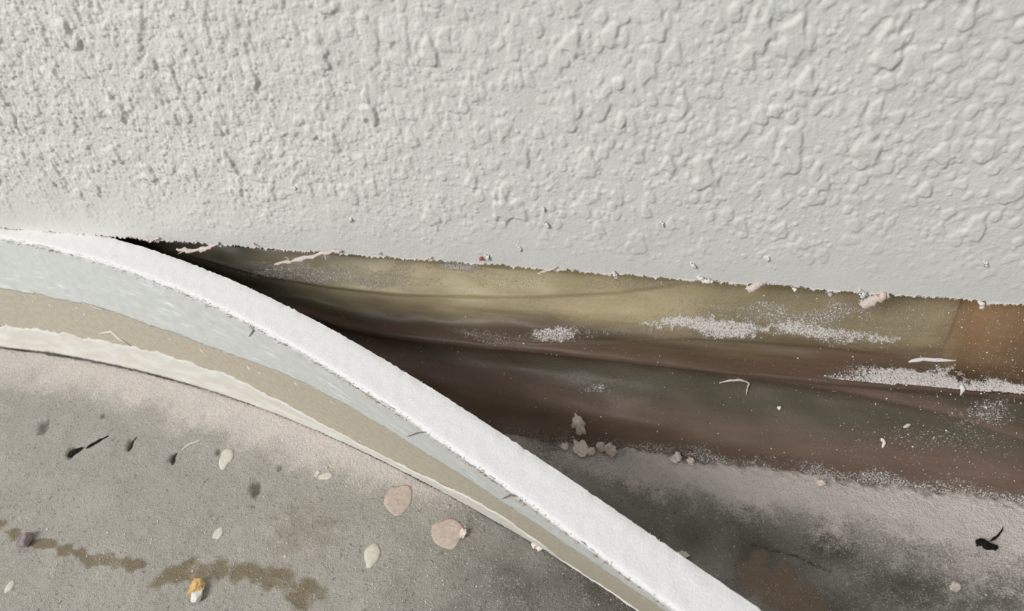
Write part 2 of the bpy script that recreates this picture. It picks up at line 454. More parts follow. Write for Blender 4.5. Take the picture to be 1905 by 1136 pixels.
def add_band(name, va, vb, m, oa, ob, mat, label, ra=0.0, rb=0.0, seed=0):
    jj = np.linspace(0, 1, m)
    va = va+ra*(n2(st, 0*st+seed)*0.6+n12(st, 0*st+seed)); vb = vb+rb*(n2(st, 0*st+seed+7)*0.6+n12(st, 0*st+seed+7))
    P = []; Q = []; uv = []
    for f_ in jj:
        vf = va+(vb-va)*f_
        edge = min(f_, 1-f_)*(m-1)
        o_ = oa+(ob-oa)*f_+0.06*n2(st, vf*HW)+0.05*n4(st, vf*HW) - (0.10 if edge < 0.5 else 0)
        P.append(face_pt(I, vf, o_)); Q.append(face_pt(I, vf, -0.25)); uv.append(np.stack([st, vf*HW, 0*st], -1))
    P = np.stack(P, 1); Q = np.stack(Q, 1); uv = np.stack(uv, 1).reshape(-1, 3)
    V, f = slab(P, Q)
    o = child(link(name, mesh_np(name, V, f, uv=np.concatenate([uv, uv])), mat)); o['label'] = label
    return o
add_band('painted_face', 0*v1+0.012, v1, 26, 0.15, 0.25, m_blue, 'pale blue painted band with white scuffs', 0.006, 0.004, 3)
add_band('bare_paper_band', v1-0.02, v2+0.02, 16, 0.0, 0.05, m_tan, 'speckled tan bare band', 0.0, 0.0, 20)
add_band('lower_band', v2, 0*v2+1.0, 16, 0.55, 0.15, m_skim, 'chalky white lower band', 0.008, 0.0, 40)

# fuzz of torn paper along the front of the white edge
class MB:
    def __init__(s): s.V = []; s.F = []; s.n = 0
    def add(s, V, f):
        V = np.asarray(V, float); s.V.append(V); s.F.append(np.asarray(f)+s.n); s.n += len(V)
    def tube(s, pts, rad, k=4, flat=1.0, nvec=(0, -0.7, 0.7)):
        pts = np.asarray(pts, float); rad = np.broadcast_to(rad, len(pts))
        t = np.gradient(pts, axis=0); t /= np.linalg.norm(t, axis=1)[:, None]+1e-9
        nv_ = unit(nvec); a = np.cross(t, nv_); a /= np.linalg.norm(a, axis=1)[:, None]+1e-9
        c_ = np.cross(a, t)
        th = np.arange(k)/k*2*np.pi+np.pi/k
        ring = pts[:, None]+rad[:, None, None]*(np.cos(th)[None, :, None]*a[:, None]+flat*np.sin(th)[None, :, None]*c_[:, None])
        n = len(pts); V = ring.reshape(-1, 3); f = []
        for i in range(n-1):
            for j in range(k): f.append((i*k+j, i*k+(j+1) % k, (i+1)*k+(j+1) % k, (i+1)*k+j))
        f.append(tuple(range(3, -1, -1))); f.append(tuple((n-1)*k+j for j in range(4)))
        s.add(V, f)
    def mesh(s, name): return mesh_np(name, np.concatenate(s.V), np.concatenate(s.F))
fz = MB()
pxs = to_cam(face_pt(I, 0*I+0.0))[:, 0]
dens = [(0, .2), (80, .9), (150, .5), (290, .25), (470, .6), (560, .5), (620, 1), (700, 1), (760, .6), (800, .3), (880, 1), (945, 1), (1000, .3), (1060, .8), (1130, .6), (1250, .3)]
dx_, dv_ = np.array(dens).T
for k in range(1500):
    i = rng.integers(0, NS)
    if not (-60 < pxs[i] < 1300) or rng.random() > np.interp(pxs[i], dx_, dv_)*(0.5+0.5*(n12(st[i]*1.7, 3.) > 0)): continue
    p0 = face_pt(i, 0.012+0.03*rng.random()*rng.random(), 0.25)
    d = np.array([nrm[i, 0], nrm[i, 1], 0])*rng.uniform(0.1, 0.9)+np.array([tan[i, 0], tan[i, 1], 0])*rng.normal(0, .5)+up*rng.uniform(-0.2, 0.9)
    ln = rng.uniform(0.4, 1.5)
    p1 = p0+unit(d)*ln*0.6; p2 = p1+unit(d+rng.normal(0, .5, 3))*ln*0.5
    fz.tube([p0, p1, p2], np.array([.10, .08, .04])*rng.uniform(0.7, 1.3))
o = child(link('torn_paper_fuzz', fz.mesh('torn_paper_fuzz'), m_fuzz)); o['kind'] = 'stuff'; o['label'] = 'brownish fuzz of torn paper fibres'
wf = MB()
for k in range(700):
    i = rng.integers(0, NS)
    if not (-60 < pxs[i] < 1350): continue
    if rng.random() < 0.6: p0 = face_pt(i, 0.0, rng.uniform(-0.4, 0.3))-up*0.1
    else: p0 = face_pt(i, 0.0, -TH+rng.uniform(0, 0.2))-up*0.3
    d = np.array([nrm[i, 0], nrm[i, 1], 0])*rng.normal(0, .8)+np.array([tan[i, 0], tan[i, 1], 0])*rng.normal(0, 1)+up*0.3
    fz_l = rng.uniform(0.15, 0.45)
    wf.tube([p0, p0+unit(d)*fz_l*.5, p0+unit(d+rng.normal(0, .4, 3))*fz_l], np.array([.11, .09, .04])*rng.uniform(.7, 1.4))
o = child(link('edge_crumble', wf.mesh('edge_crumble'), m_white)); o['kind'] = 'stuff'
def station(px): return int(np.argmin(np.abs(pxs-px)))
def face_path(pts):
    out = []
    for px, py in pts:                                   # nearest point of the face to the picture position
        best = None
        for i in range(0, NS):
            if abs(pxs[i]-px) > 140: continue
            Q = to_cam(face_pt(np.full(21, i), np.linspace(0, 1, 21), 0.35))
            d = np.hypot(Q[:, 0]-px, Q[:, 1]-py); k = d.argmin()
            if best is None or d[k] < best[0]: best = (d[k], face_pt(i, k/20, 0.45))
        out.append(best[1])
    return np.array(out)
for pts in ([(468, 601), (470, 612), (462, 622)], [(788, 802), (776, 806), (757, 812)], [(962, 913), (952, 922), (936, 930)]):
    mb = MB(); mb.tube(face_path(pts), [.12, .28, .1], flat=0.6); child(link('crack', mb.mesh('crack'), m_crack))
mb = MB()
mb.tube(face_path([(172, 574), (185, 572), (196, 575)]), [.1, .3, .1], flat=.5)
mb.tube(face_path([(185, 622), (205, 619), (222, 628), (245, 640)]), [.3, .7, .8, .2], flat=.35)
child(link('scuff', mb.mesh('scuff'), m_skim))

# ---------------------------------------------------------------- floor (structure): concrete with dust, stains and paint of its own
fx = stretch(WX0, WX1, -400, 215, 0.5)
fy = np.concatenate([np.linspace(-620, -176, 30)[:-1], np.arange(-175, 22, 0.5), [40, 60, 80, 99]])
GX, GY = np.meshgrid(fx, fy, indexing='ij')
def pl(px): return np.array([on_z(a, c_, 0)[:2] for a, c_ in px])
def dist_poly(x, y, P):
    d = np.full(x.shape, 1e9)
    for a, c_ in zip(P[:-1], P[1:]):
        ab = c_-a; t = np.clip(((x-a[0])*ab[0]+(y-a[1])*ab[1])/(ab@ab), 0, 1)
        d = np.minimum(d, np.hypot(x-a[0]-t*ab[0], y-a[1]-t*ab[1]))
    return d
f8 = Noise(8, 21); f3 = Noise(3, 22); f20 = Noise(24, 23); f1 = Noise(1.2, 24)
nse = 0.5*f8(GX, GY)+0.35*f3(GX, GY)+0.8*f20(GX, GY)
ybot = np.interp(fx, bx_, by_)[:, None]                     # strip's front foot
front = GY < ybot
# dust bank in front of the strip
dw = np.interp(fx, [-330, -300, -240, -160, -110, -80, -50], [26, 24, 21, 22, 15, 5, 2])[:, None]
d_front = (ybot-GY)/dw
amt = np.interp(fx, [-330, -250, -130, -95, -60], [0.75, 1.0, 1.0, 0.7, 0.12])[:, None]
dust = np.where(front, amt*(1-sstep(0.15, 1.35, d_front+0.09*nse)), 0)
# dust bank against the foot of the plastic sheet, behind the strip
YJ = -29.0
dj = (YJ+1.5-GY)
wid = np.interp(fx, [-120, -70, -30, 30, 100], [12, 14, 17, 20, 26])[:, None]
amb = np.interp(fx, [-140, -70, -25, 0, 60], [0.2, 0.42, 0.8, 1.0, 1.0])[:, None]
bank = amb*(1-sstep(0.45, 1.45, dj/wid+0.10*nse))*sstep(-3, 4.5, dj+1.0*nse)
back = ~front
dust = np.where(back & (GY < 10), np.maximum(dust, np.where(dj > -8, bank, 0)), dust)
# loose scatter to the right
sc = sstep(5, 75, GX)*0.62*np.clip(0.7+0.25*nse, 0, 1)
dust = np.where(back & (dj > 4), np.maximum(dust, sc), dust)
thin = np.clip(0.10+0.10*f20(GX, GY)+0.1*f8(GX, GY), 0, .3)
dust = np.maximum(dust, np.where(front, thin, thin*0.7))
olive = np.zeros_like(GX)
for P, w_ in (([(-30, 965), (10, 988), (50, 1004), (100, 1014), (150, 1034)], 1.5), ([(140, 1030), (165, 1040), (200, 1036), (240, 1052), (260, 1050)], 1.9),
              ([(300, 1078), (340, 1058), (400, 1056), (460, 1062), (520, 1078), (570, 1096), (585, 1106)], 3.1), ([(540, 1108), (560, 1122)], 1.5)):
    d = dist_poly(GX, GY, pl(P)); olive = np.maximum(olive, 1-sstep(w_*0.6, w_*1.35, d+0.22*f3(GX, GY)+0.6*f8(GX, GY)))
olive *= 0.75
brown = 1-sstep(4, 9, dist_poly(GX, GY, pl([(1420, 1070), (1470, 1100), (1500, 1150)]))+1.4*f8(GX, GY)+0.6*f3(GX, GY))
brown = np.maximum(brown, 0.35*(1-sstep(5, 14, np.hypot(GX-pl([(560, 990)])[0, 0], GY-pl([(560, 990)])[0, 1])+2*f8(GX, GY))))
grime_shade = np.where(back, 0.52-0.15*f20(GX, GY), 0)  # floor behind the strip coloured darker for its shadow and dirt
grime_shade = np.maximum(grime_shade, np.where(front, 0.75*sstep(-110, -25, GX)+0.1*f20(GX, GY)*sstep(-130, -60, GX), 0))  # strip's shadow on the front floor painted in, deeper to the right
crk = dist_poly(GX, GY, pl([(1395, 1008), (1440, 1022), (1480, 1032), (1520, 1050), (1545, 1062)]))
grime_shade = np.maximum(np.clip(grime_shade, 0, 1), 1-sstep(0.1, 0.4, crk+0.1*f3(GX, GY)))
hgt = 0.05*f1(GX, GY)+0.03*f3(GX, GY)+0.12*f20(GX, GY)+dust*(0.7+0.03*f1(GX+50, GY)+0.03*f3(GX, GY))-0.5
hgt += np.where(back, 1.3*bank, 0)-0.5*(1-sstep(0.2, 0.9, crk))
pit_spots = [((80, 793), 13, .8), ((475, 906), 14, 1.2), ((130, 838), 10, 1.3), ((320, 850), 9, .8), ((240, 825), 9, .7), ((190, 772), 5, .5), ((383, 772), 6, .5), ((405, 840), 6, .6), ((520, 868), 6, .5)]
for (px, rp, dep) in pit_spots:
    p = on_z(*px); rr = rp*np.linalg.norm(p-CAM)/F
    q = np.hypot((GX-p[0]+0.35*(GY-p[1]))/rr, (GY-p[1])/(rr*1.5))+0.07*f3(GX, GY)
    hgt -= dep*(1-sstep(0.3, 1.1, q)); grime_shade = np.maximum(grime_shade, 0.75*(1-sstep(0.3, 1.0, q)))
hgt *= np.where((GX > -405) & (GX < 220) & (GY > -176) & (GY < 20), 1, 0.2)
# keep the concrete just under the strip's foot
under = (GY > ybot-0.8) & (GY < ybot+TH+1)
hgt = np.where(under, np.minimum(hgt, 0.15), hgt)
Vf = np.stack([GX, GY, hgt], -1).reshape(-1, 3)
floor = link('floor', mesh_np('floor', Vf, grid_faces(*GX.shape), {'dust': dust, 'olive': olive, 'brown': brown, 'grime_shade': np.clip(grime_shade, 0, 1)}), m_floor, kind='structure')
floor['label'] = 'grey concrete floor covered with pale plaster dust, stains and paint drops'
box('floor_slab', WX0, WX1, -620, 99, -30, -4, m_dark, kind='structure').name = 'floor_base'
def floor_z(x, y):
    i = np.clip(np.searchsorted(fx, x), 0, len(fx)-1); j = np.clip(np.searchsorted(fy, y), 0, len(fy)-1); return hgt[i, j]

def patch(name, px, rx, ry, ang, mat, label, thick=0.45, seed=0, tail=0.0, parent=floor, z0=None):
    """irregular low cake of dried paint lying on the floor"""
    p = on_z(*px); s = np.linalg.norm(p-CAM)/F
    g = np.random.default_rng(seed); n = 22
    th = np.linspace(0, 2*np.pi, n, endpoint=False)
    rad = 1+0.06*np.cos(2*th+g.uniform(0, 6))+0.07*np.cos(3*th+g.uniform(0, 6))+0.05*np.cos(5*th+g.uniform(0, 6))+tail*np.exp(-((th-1.5*np.pi)/0.35)**2)
    ca, sa = math.cos(ang), math.sin(ang)
    rings = [(1.0, -0.3), (1.0, 0.12), (0.86, 0.75), (0.5, 1.0), (0.0, 1.02)]
    V = []
    for q, h_ in rings:
        ex = np.cos(th)*rad*rx*s*q; ey = np.sin(th)*rad*ry*s*1.2*q
        x = p[0]+ca*ex-sa*ey; y = p[1]+sa*ex+ca*ey
        V.append(np.stack([x, y, np.array([floor_z(a, c_) for a, c_ in zip(x, y)])+0.05+h_*thick], -1))
    V = np.stack(V, 0)
    f = []
    for i in range(len(rings)-1):
        for j in range(n): f.append((i*n+j, i*n+(j+1) % n, (i+1)*n+(j+1) % n, (i+1)*n+j))
    o = link(name, mesh_np(name, V.reshape(-1, 3), f), mat, parent)
    if label: o['label'] = label
    return o
patch('paint_drop', (420, 850), 13, 15, 0.2, m_cream, 'cream paint drop below the dust band', .5, 1, .2)
patch('paint_drop', (692, 1027), 15, 15, 0.1, m_cream, 'cream tear-shaped paint drop', .5, 2, .75)
patch('paint_drop', (405, 990), 8, 10, 0, m_cream, 'small dull cream paint drop', .25, 3)
patch('paint_drop', (606, 885), 13, 6, 0.3, m_cream, 'small oblong cream paint smear', .3, 4)
patch('paint_flake', (741, 928), 26, 25, 0.5, m_pink, 'pale pinkish paint flake, nearest the strip', .2, 5)
patch('paint_flake', (832, 990), 33, 22, -0.5, m_pink, 'pinkish oval paint flake with a crumb on its end', .2, 6)
patch('paint_drop', (590, 880), 5, 5, 0, m_cream, None, .3, 7)
patch('paint_drop', (17, 1090), 6, 8, 0, m_cream, None, .3, 8)

# ---------------------------------------------------------------- plastic sheet in the gap
def sline(px): return np.array([on_s(a, c_) for a, c_ in px])
sx = stretch(-420, 330, -300, 210, 0.5, 14)
ss = np.concatenate([[-26, -18, -12, -8], np.arange(-5, 67.5, 0.42)])
SX, SS = np.meshgrid(sx, ss, indexing='ij')
def sd(px):
    L_ = sline(px); L_ = L_[np.argsort(L_[:, 0])]
    return SS-np.interp(SX, L_[:, 0], L_[:, 1]), L_
def xwin(px0, px1, py, soft=12):
    a = on_s(px0, py)[0]; c_ = on_s(px1, py)[0]; return sstep(a-soft, a+soft, SX)*(1-sstep(c_-soft, c_+soft, SX))
g8 = Noise(9, 31, 2.2, 1); g3 = Noise(3, 32); g30 = Noise(40, 33, 2.0, 1); g1 = Noise(1.3, 34)
hs = 0.5*g30(SX, SS)+0.12*g8(SX, SS)
d1, _ = sd([(330, 478), (480, 525), (600, 540), (750, 548), (1000, 548), (1150, 540), (1290, 520), (1500, 500)])
hs += 1.5*xwin(360, 1290, 540, 22)*np.where(d1 < 0, np.exp(d1/6.0), 1-sstep(0, 1.6, d1))
d2, _ = sd([(560, 610), (640, 628), (800, 640), (950, 647), (1100, 660), (1300, 683), (1500, 700), (1700, 717), (1905, 735), (2050, 750)])
hs += 2.8*np.where(d2 < 0, np.exp(-(d2/4.5)**2), np.exp(-(d2/1.8)**2))          # long ridge
hs -= 2.2*np.exp(-((d2-7)/6)**2)                                              # hollow under it
hs -= 1.6*np.exp(-((d2+9)/4.5)**2)                                            # gutter behind it
d3, _ = sd([(1180, 668), (1290, 680), (1389, 699), (1572, 724), (1756, 765), (1905, 813), (2000, 850)])
hs += 2.4*xwin(1290, 2100, 720, 14)*np.where(d3 < 0, np.exp(-(d3/4)**2), np.exp(-(d3/1.6)**2))
d4, _ = sd([(850, 712), (1000, 745), (1200, 790), (1500, 845), (1905, 897), (2000, 910)])
hs += 2.0*np.exp(-(d4/6.0)**2)
d6, _ = sd([(700, 600), (820, 612), (1000, 632), (1150, 632), (1300, 628), (1500, 640), (1700, 660)])
hs += 0.9*xwin(850, 1750, 630, 14)*np.where(d6 < 0, np.exp(d6/7.0), 1-sstep(0, 1.4, d6))
pst_x = on_s(1782, 620)[0]
# dust
def blob(px, py, rx, ry, amp, jit=0.35):
    c_ = on_s(px, py); e = on_s(px+rx, py); f_ = on_s(px, py+ry)
    q = np.hypot((SX-c_[0])/abs(e[0]-c_[0]), ((SS-c_[1])-(SX-c_[0])*(e[1]-c_[1])/(e[0]-c_[0]))/abs(f_[1]-c_[1]))
    return amp*np.clip(1-sstep(0.25, 1.15, q+jit*(0.5*g8(SX, SS)+0.3*g3(SX, SS))), 0, 1)
fd = np.zeros_like(SX)
for a in ((560, 515, 170, 26, .55), (840, 494, 60, 12, .8), (700, 520, 110, 24, .45), (930, 520, 100, 20, .25), (1200, 528, 130, 14, .4), (1040, 620, 64, 18, .75), (920, 625, 100, 22, .4),
          (1330, 607, 200, 26, .9), (1540, 620, 170, 22, .8), (1450, 590, 260, 42, .55), (1640, 600, 160, 50, .34), (1560, 572, 330, 70, .34), (1112, 722, 40, 16, .55), (1750, 810, 170, 50, .28), (1850, 770, 110, 26, .5), (1600, 830, 120, 36, .2),
          (1100, 700, 500, 60, .08)):
    fd = np.maximum(fd, blob(*a))
gut = np.where(d2 < -0.5, 1-sstep(3.0, 6.5, -d2+0.9*g8(SX, SS)+0.5*g3(SX, SS)), 0)*sstep(on_s(1500, 690)[0], on_s(1640, 690)[0], SX+4*g8(SX, SS))
fd = np.maximum(fd, gut*0.95)
fd = np.maximum(fd, 0.22*xwin(1780, 2100, 700)*(d2 < 0))
# powder at the very foot
foot = sstep(58, 65, SS+1.2*g8(SX, SS)+0.7*g3(SX, SS))*np.interp(SX, [-120, -60, 0], [0.1, .35, .6])
fd = np.maximum(fd, foot)
hs += 0.12*fd*(1+g1(SX, SS))
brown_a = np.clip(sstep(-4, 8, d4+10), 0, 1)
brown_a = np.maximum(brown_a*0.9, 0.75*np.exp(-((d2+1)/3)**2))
brown_a = np.maximum(brown_a, 0.85*np.exp(-((d3+1)/2.6)**2)*xwin(1290, 2100, 720, 14))  # second ridge coloured lighter so its crest looks lit
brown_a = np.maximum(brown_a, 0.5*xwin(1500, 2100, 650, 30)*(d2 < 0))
pale = (1-sstep(-16, -5, d2+2*g30(SX, SS)))*(1-0.5*xwin(1300, 1782, 600, 8))*sstep(on_s(470, 540)[0]-14, on_s(780, 540)[0], SX)  # pale tint withheld at left, painting in the shade behind the strip
clear = np.where(d2 < 0, (0.12+0.43*sstep(on_s(470, 540)[0], on_s(780, 540)[0], SX)+0.3*sstep(pst_x-4, pst_x+3, SX)), 0.0)+np.where(d2 >= 0, 0.35, 0)
# the sheet falls back behind the strip on the left
rec = np.interp(SX, [-420, -300, -240, -200, -165, -120, -80], [34, 32, 27, 20, 13, 4.5, 0])
wv = SS/SLEN
wpos = np.clip(wv, 0, None)
Yp = np.where(wv > 0, 13-42*wpos, 13.0)+rec*sstep(-0.05, 0.9, wv); Zp = 50-50*wv
flatten = sstep(-0.1, 0.12, wv)*(1-0.8*sstep(0.9, 1.0, wv))
hs *= flatten
Yp = np.where(Zp < 27, np.minimum(Yp, 6.0), Yp)
Yp = np.maximum(Yp+SN[1]*hs, np.where(Zp > 46, 13.4, -99)); Zp = np.maximum(Zp+SN[2]*hs, -0.5)
Ps = np.stack([SX, Yp, Zp], -1)
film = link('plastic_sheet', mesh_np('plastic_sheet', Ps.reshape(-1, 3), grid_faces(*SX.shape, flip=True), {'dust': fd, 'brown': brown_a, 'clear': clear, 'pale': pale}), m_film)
film['label'] = 'crumpled dusty brown plastic sheet filling the gap behind the strip'; film['category'] = 'plastic sheet'
def film_pt(x, s_):
    i = np.clip(np.searchsorted(sx, x), 0, len(sx)-1); j = np.clip(np.searchsorted(ss, s_), 0, len(ss)-1); return Ps[i, j]
def on_film(px, py):
    c_ = to_cam(Ps); d = (c_[..., 0]-px)**2+(c_[..., 1]-py)**2
    d[:, ss < -1] = 1e9
    return Ps[np.unravel_index(d.argmin(), d.shape)]

# what the thin film lets through
o = box('sole_plate', -440, 340, 9.5, 62, 0.5, 9, m_wood); o['label'] = 'brown timber sole plate seen dimly through the plastic sheet'; o['category'] = 'timber'
pst = on_y(1782, 620, 15)[0]
o = box('timber_stud', pst, pst+45, 14.5, 62, 9.5, 600, m_stud); o['label'] = 'orange timber upright seen through the plastic at the right edge'; o['category'] = 'timber'
bx = np.linspace(-420, pst-1.5, 90); bz = np.linspace(9.5, 300, 44)
BX, BZ = np.meshgrid(bx, bz, indexing='ij'); b1 = Noise(30, 41)
BF = np.stack([BX, 18+1.0*b1(BX, BZ)+2*(1-sstep(20, 40, BZ)), BZ], -1); BB = np.stack([BX, 0*BX+62, BZ], -1)
V, f = slab(BF, BB)
o = link('insulation_batt', mesh_np('insulation_batt', V, f), m_batt); o['label'] = 'yellowish insulation behind the plastic sheet, under the wall edge'; o['category'] = 'insulation'

# ---------------------------------------------------------------- torn paper on the wall's cut edge (parts of the wall)
ed = MB()
for k in range(2100):
    x = rng.uniform(-300, 212); 
    z = HW-0.1+np.interp(x, xs, rag)
    p0 = np.array([x, rng.uniform(-0.35, 0.4), z])
    d = np.array([rng.normal(0, 1), rng.normal(-.15, .4), -rng.random()*.6+0.1]); ln = rng.uniform(.2, .75)
    ed.tube([p0, p0+unit(d)*ln*.5, p0+unit(d+rng.normal(0, .5, 3))*ln], np.array([.15, .12, .05])*rng.uniform(.6, 1.2), 4)
o = link('paper_fringe', ed.mesh('paper_fringe'), m_paper, wall, kind='stuff'); o['label'] = 'pinkish paper fringe along the cut edge'
def shred(pts, w, mat=m_paper, yoff=-1.2, flat=0.16, branches=(), parent=wall, label=None, name='paper_shred'):
    mb = MB()
    P = [on_y(a, c_, yoff*(0.3 if k == 0 else 1)+rng.normal(0, .15)) for k, (a, c_) in enumerate(pts)]
    # subdivide with wobble
    Q = []
    for a, c_ in zip(P[:-1], P[1:]):
        for t in (0, .17, .33, .5, .67, .83): Q.append(a+(c_-a)*t+rng.normal(0, .09+.012*w, 3))
    Q.append(P[-1]); n = len(Q)
    s = np.linalg.norm(P[0]-CAM)/F
    prof = np.interp(np.linspace(0, 1, n), [0, .15, .5, .9, 1], [.55, .75, 1, .9, .4])*w*s*.5*rng.uniform(.55, 1.35, n)
    mb.tube(Q, prof, 6, flat)
    for br in branches:
        B = [on_y(a, c_, yoff) for a, c_ in br]; mb.tube(B, np.linspace(w*s*.22, .05, len(B)), 4, .6)
    o = link(name, mb.mesh(name), mat, parent)
    if label: o['label'] = label
    return o
shred([(408, 452), (385, 461), (360, 466), (328, 463)], 9, branches=[[(345, 466), (333, 471), (330, 474)], [(390, 460), (384, 468)]], label='pale torn shred hanging over the dark gap')
shred([(636, 466), (600, 471), (560, 481), (510, 492)], 9, branches=[[(604, 471), (606, 483), (612, 476)], [(540, 484), (530, 477)], [(630, 468), (634, 478)], [(580, 476), (588, 481)]], label='long torn shred with hairy side strands')
shred([(296, 443), (285, 445), (277, 452)], 5, branches=[[(284, 445), (278, 444)], [(290, 446), (287, 451)]])
shred([(1036, 497), (1018, 503), (1000, 508)], 4)
shred([(1140, 503), (1144, 511), (1146, 518)], 8, m_white)
shred([(1296, 515), (1310, 522), (1326, 525)], 10, m_white)
shred([(1424, 526), (1405, 533), (1388, 538)], 13, label='pinkish curled flap')
shred([(1595, 540), (1602, 546), (1612, 551)], 13, m_white)
shred([(1652, 548), (1630, 556), (1600, 568)], 20, label='broad translucent pinkish flap')
shred([(1820, 560), (1828, 566), (1826, 574)], 7, m_white)
shred([(893, 480), (899, 484)], 9, m_red, label='tiny reddish scrap')
shred([(470, 452), (476, 460)], 5); shred([(707, 470), (704, 475)], 4); shred([(802, 478), (790, 484)], 4); shred([(1475, 535), (1480, 541)], 6, m_white)
for (px, py, w) in ((650, 408, 6), (965, 462, 6), (1016, 420, 6), (1010, 390, 5), (1426, 481, 7), (1288, 494, 7), (1832, 490, 7), (1232, 418, 5), (905, 478, 6), (547, 350, 5)):
    shred([(px-4, py-5), (px+2, py-1), (px+3, py+5)], w, m_white, -0.5, .5, name='paint_crumb')

# ---------------------------------------------------------------- loose things
def rock(name, p, r_, mat, seed, label, cat='plaster crumb', group=None, squash=(1, 1, 1), sub=3, rough=.28):
    import bmesh
    bm = bmesh.new(); bmesh.ops.create_icosphere(bm, subdivisions=sub, radius=1)
    g = np.random.default_rng(seed); nz = Noise(0.9, seed, per=40, n=128); nz2 = Noise(0.35, seed+1, per=40, n=128)
    dirs = [unit(g.normal(0, 1, 3)) for _ in range(7)]; cut = g.uniform(.45, .85, 7)
    for v_ in bm.verts:
        c_ = np.array(v_.co)
        for d, k in zip(dirs, cut):
            e = c_@d
            if e > k: c_ = c_-d*(e-k)*.85
        c_ = c_*(1+rough*.5*float(nz(c_[0]+c_[2]*.7, c_[1]-c_[2]*.4))+rough*.22*float(nz2(c_[0]+c_[2], c_[1]-c_[2])))
        v_.co = c_*np.array(squash)*r_*MM
    zmin = min(v_.co.z for v_ in bm.verts)
    for v_ in bm.verts: v_.co.z -= zmin
    me = bpy.data.meshes.new(name); bm.to_mesh(me); bm.free()
    o = link(name, me, mat, None, smooth=False)
    o.location = Vector(p)*MM; o.rotation_euler = (0, 0, g.uniform(0, 6))
    o['label'] = label; o['category'] = cat
    if group: o['group'] = group
    return o
def at_floor(px, py): p = on_z(px, py, 0.5); p[2] = floor_z(p[0], p[1])-0.05; return p
G = 'plaster crumbs at the foot of the plastic sheet'
for k, (px, py, rp, sq, label) in enumerate((
        (1078, 806, 17, (.95, .8, 1.7), 'tallest jagged plaster crumb, standing up against the brown sheet'),
        (1118, 836, 10, (1, .9, 1.0), 'blocky plaster crumb between the tall jagged one and the squarish one'),
        (1136, 846, 14, (.9, .9, 1.1), 'squarish plaster crumb at the right end of the small pile'),
        (1102, 844, 8, (1, 1, .9), 'small rounded crumb in the middle of the pile'),
        (1052, 834, 8, (1.2, .9, .6), 'small flat crumb at the left end of the pile'),
        (1082, 838, 13, (1.5, 1, .5), 'low dusty crumb lying under the tall jagged one'),
        (1258, 858, 11, (1.2, 1, .8), 'pale crumb right of the pile, the larger of two side by side'),
        (1284, 862, 8, (1.1, 1, .8), 'pale crumb right of the pile, the smaller of two side by side'),
        (1527, 902, 8, (1, 1, .7), 'little crumb alone on the edge of the dust bank'))):
    p = at_floor(px, py); rock('plaster_crumb', p, rp*np.linalg.norm(p-CAM)/F, m_crumb, 100+k, label, group=G, squash=sq)
for k, (px, py, rp, label) in enumerate(((1000, 1012, 11, 'white crumb on the floor just below the lower edge of the strip'), (862, 992, 8, 'white crumb at the end of the pinkish oval flake'),
        (735, 1092, 0, ''), (1012, 1060, 0, ''), (1776, 975, 0, ''), (1270, 1034, 9, 'tan crumb in the shadow right behind the white strip'), (1776, 1092, 8, 'pale crumb in the speckled dust at the lower right'))):
    if rp: p = at_floor(px, py); rock('plaster_crumb', p, rp*np.linalg.norm(p-CAM)/F, m_crumb, 140+k, label, squash=(1, 1, .7))
p = at_floor(368, 1094); rock('pebble', p, 14*np.linalg.norm(p-CAM)/F, m_orange_p, 201, 'orange and white pebble at the edge of the brown stain', 'pebble', squash=(1, 1.1, .7), sub=3, rough=.12)
p = at_floor(366, 1108); rock('pebble', p, 12*np.linalg.norm(p-CAM)/F, m_white, 205, 'white chip touching the orange pebble', 'pebble', squash=(1, 1, .6), sub=3, rough=.12)
p = at_floor(50, 1003); rock('pebble', p, 14*np.linalg.norm(p-CAM)/F, m_purple_p, 202, 'dull purplish pebble in the narrow brown stain at the far left', 'pebble', squash=(1, 1, .5), rough=.12)
def chip(name, pts, w, mat, label, cat, where='floor', flat=.4, branches=()):
    mb = MB(); conv = (lambda a, c_: at_floor(a, c_)+np.array([0, 0, w*.05])) if where == 'floor' else (lambda a, c_: on_film(a, c_)+SN*0.5)
    def run(pp, w0, w1):
        P = [conv(*q) for q in pp]; Q = []
        for a, c_ in zip(P[:-1], P[1:]):
            for t in (0, .33, .66): Q.append(a+(c_-a)*t+rng.normal(0, .06, 3))
        Q.append(P[-1]); s = np.linalg.norm(P[0]-CAM)/F; n = len(Q)
        mb.tube(Q, np.interp(np.linspace(0, 1, n), [0, .2, .6, 1], [.4, 1, w1/w0, .3])*w0*s*.5*rng.uniform(.8, 1.25, n), 6, flat, (0, -.3, 1) if where == 'floor' else SN)
    run(pts, w, w)
    for br in branches: run(br, w*.28, w*.2)
    o = link(name, mb.mesh(name), mat); o['label'] = label; o['category'] = cat
    return o
chip('splinter', [(122, 842), (136, 838), (152, 830)], 11, m_black, 'black chip lying in a pit of the floor at the left', 'splinter')
chip('splinter', [(158, 832), (178, 822), (200, 809)], 6, m_black, 'thin dark splinter pointing up from the black chip', 'splinter')
chip('splinter', [(318, 862), (318, 848), (328, 840)], 5, m_brown_s, 'short curved brown splinter left of the cream paint drop', 'splinter')
chip('splinter', [(236, 838), (240, 822), (252, 810)], 5, m_brown_s, 'short straight brown splinter between pits', 'splinter')
chip('fibre', [(336, 836), (350, 826), (378, 815)], 4, m_cream, 'pale fibre lying on the floor above the curved splinter', 'fibre')
chip('black_hole_fill', [(1812, 1011), (1826, 1013), (1836, 1019), (1854, 1021)], 15, m_black, 'ragged black hole in the pale dust at the right', 'hole', branches=[[(1840, 1010), (1849, 1003), (1858, 996), (1862, 985)], [(1846, 1018), (1850, 1028)], [(1820, 1014), (1814, 1020)]])  # solid black piece standing in for a hole in the dust
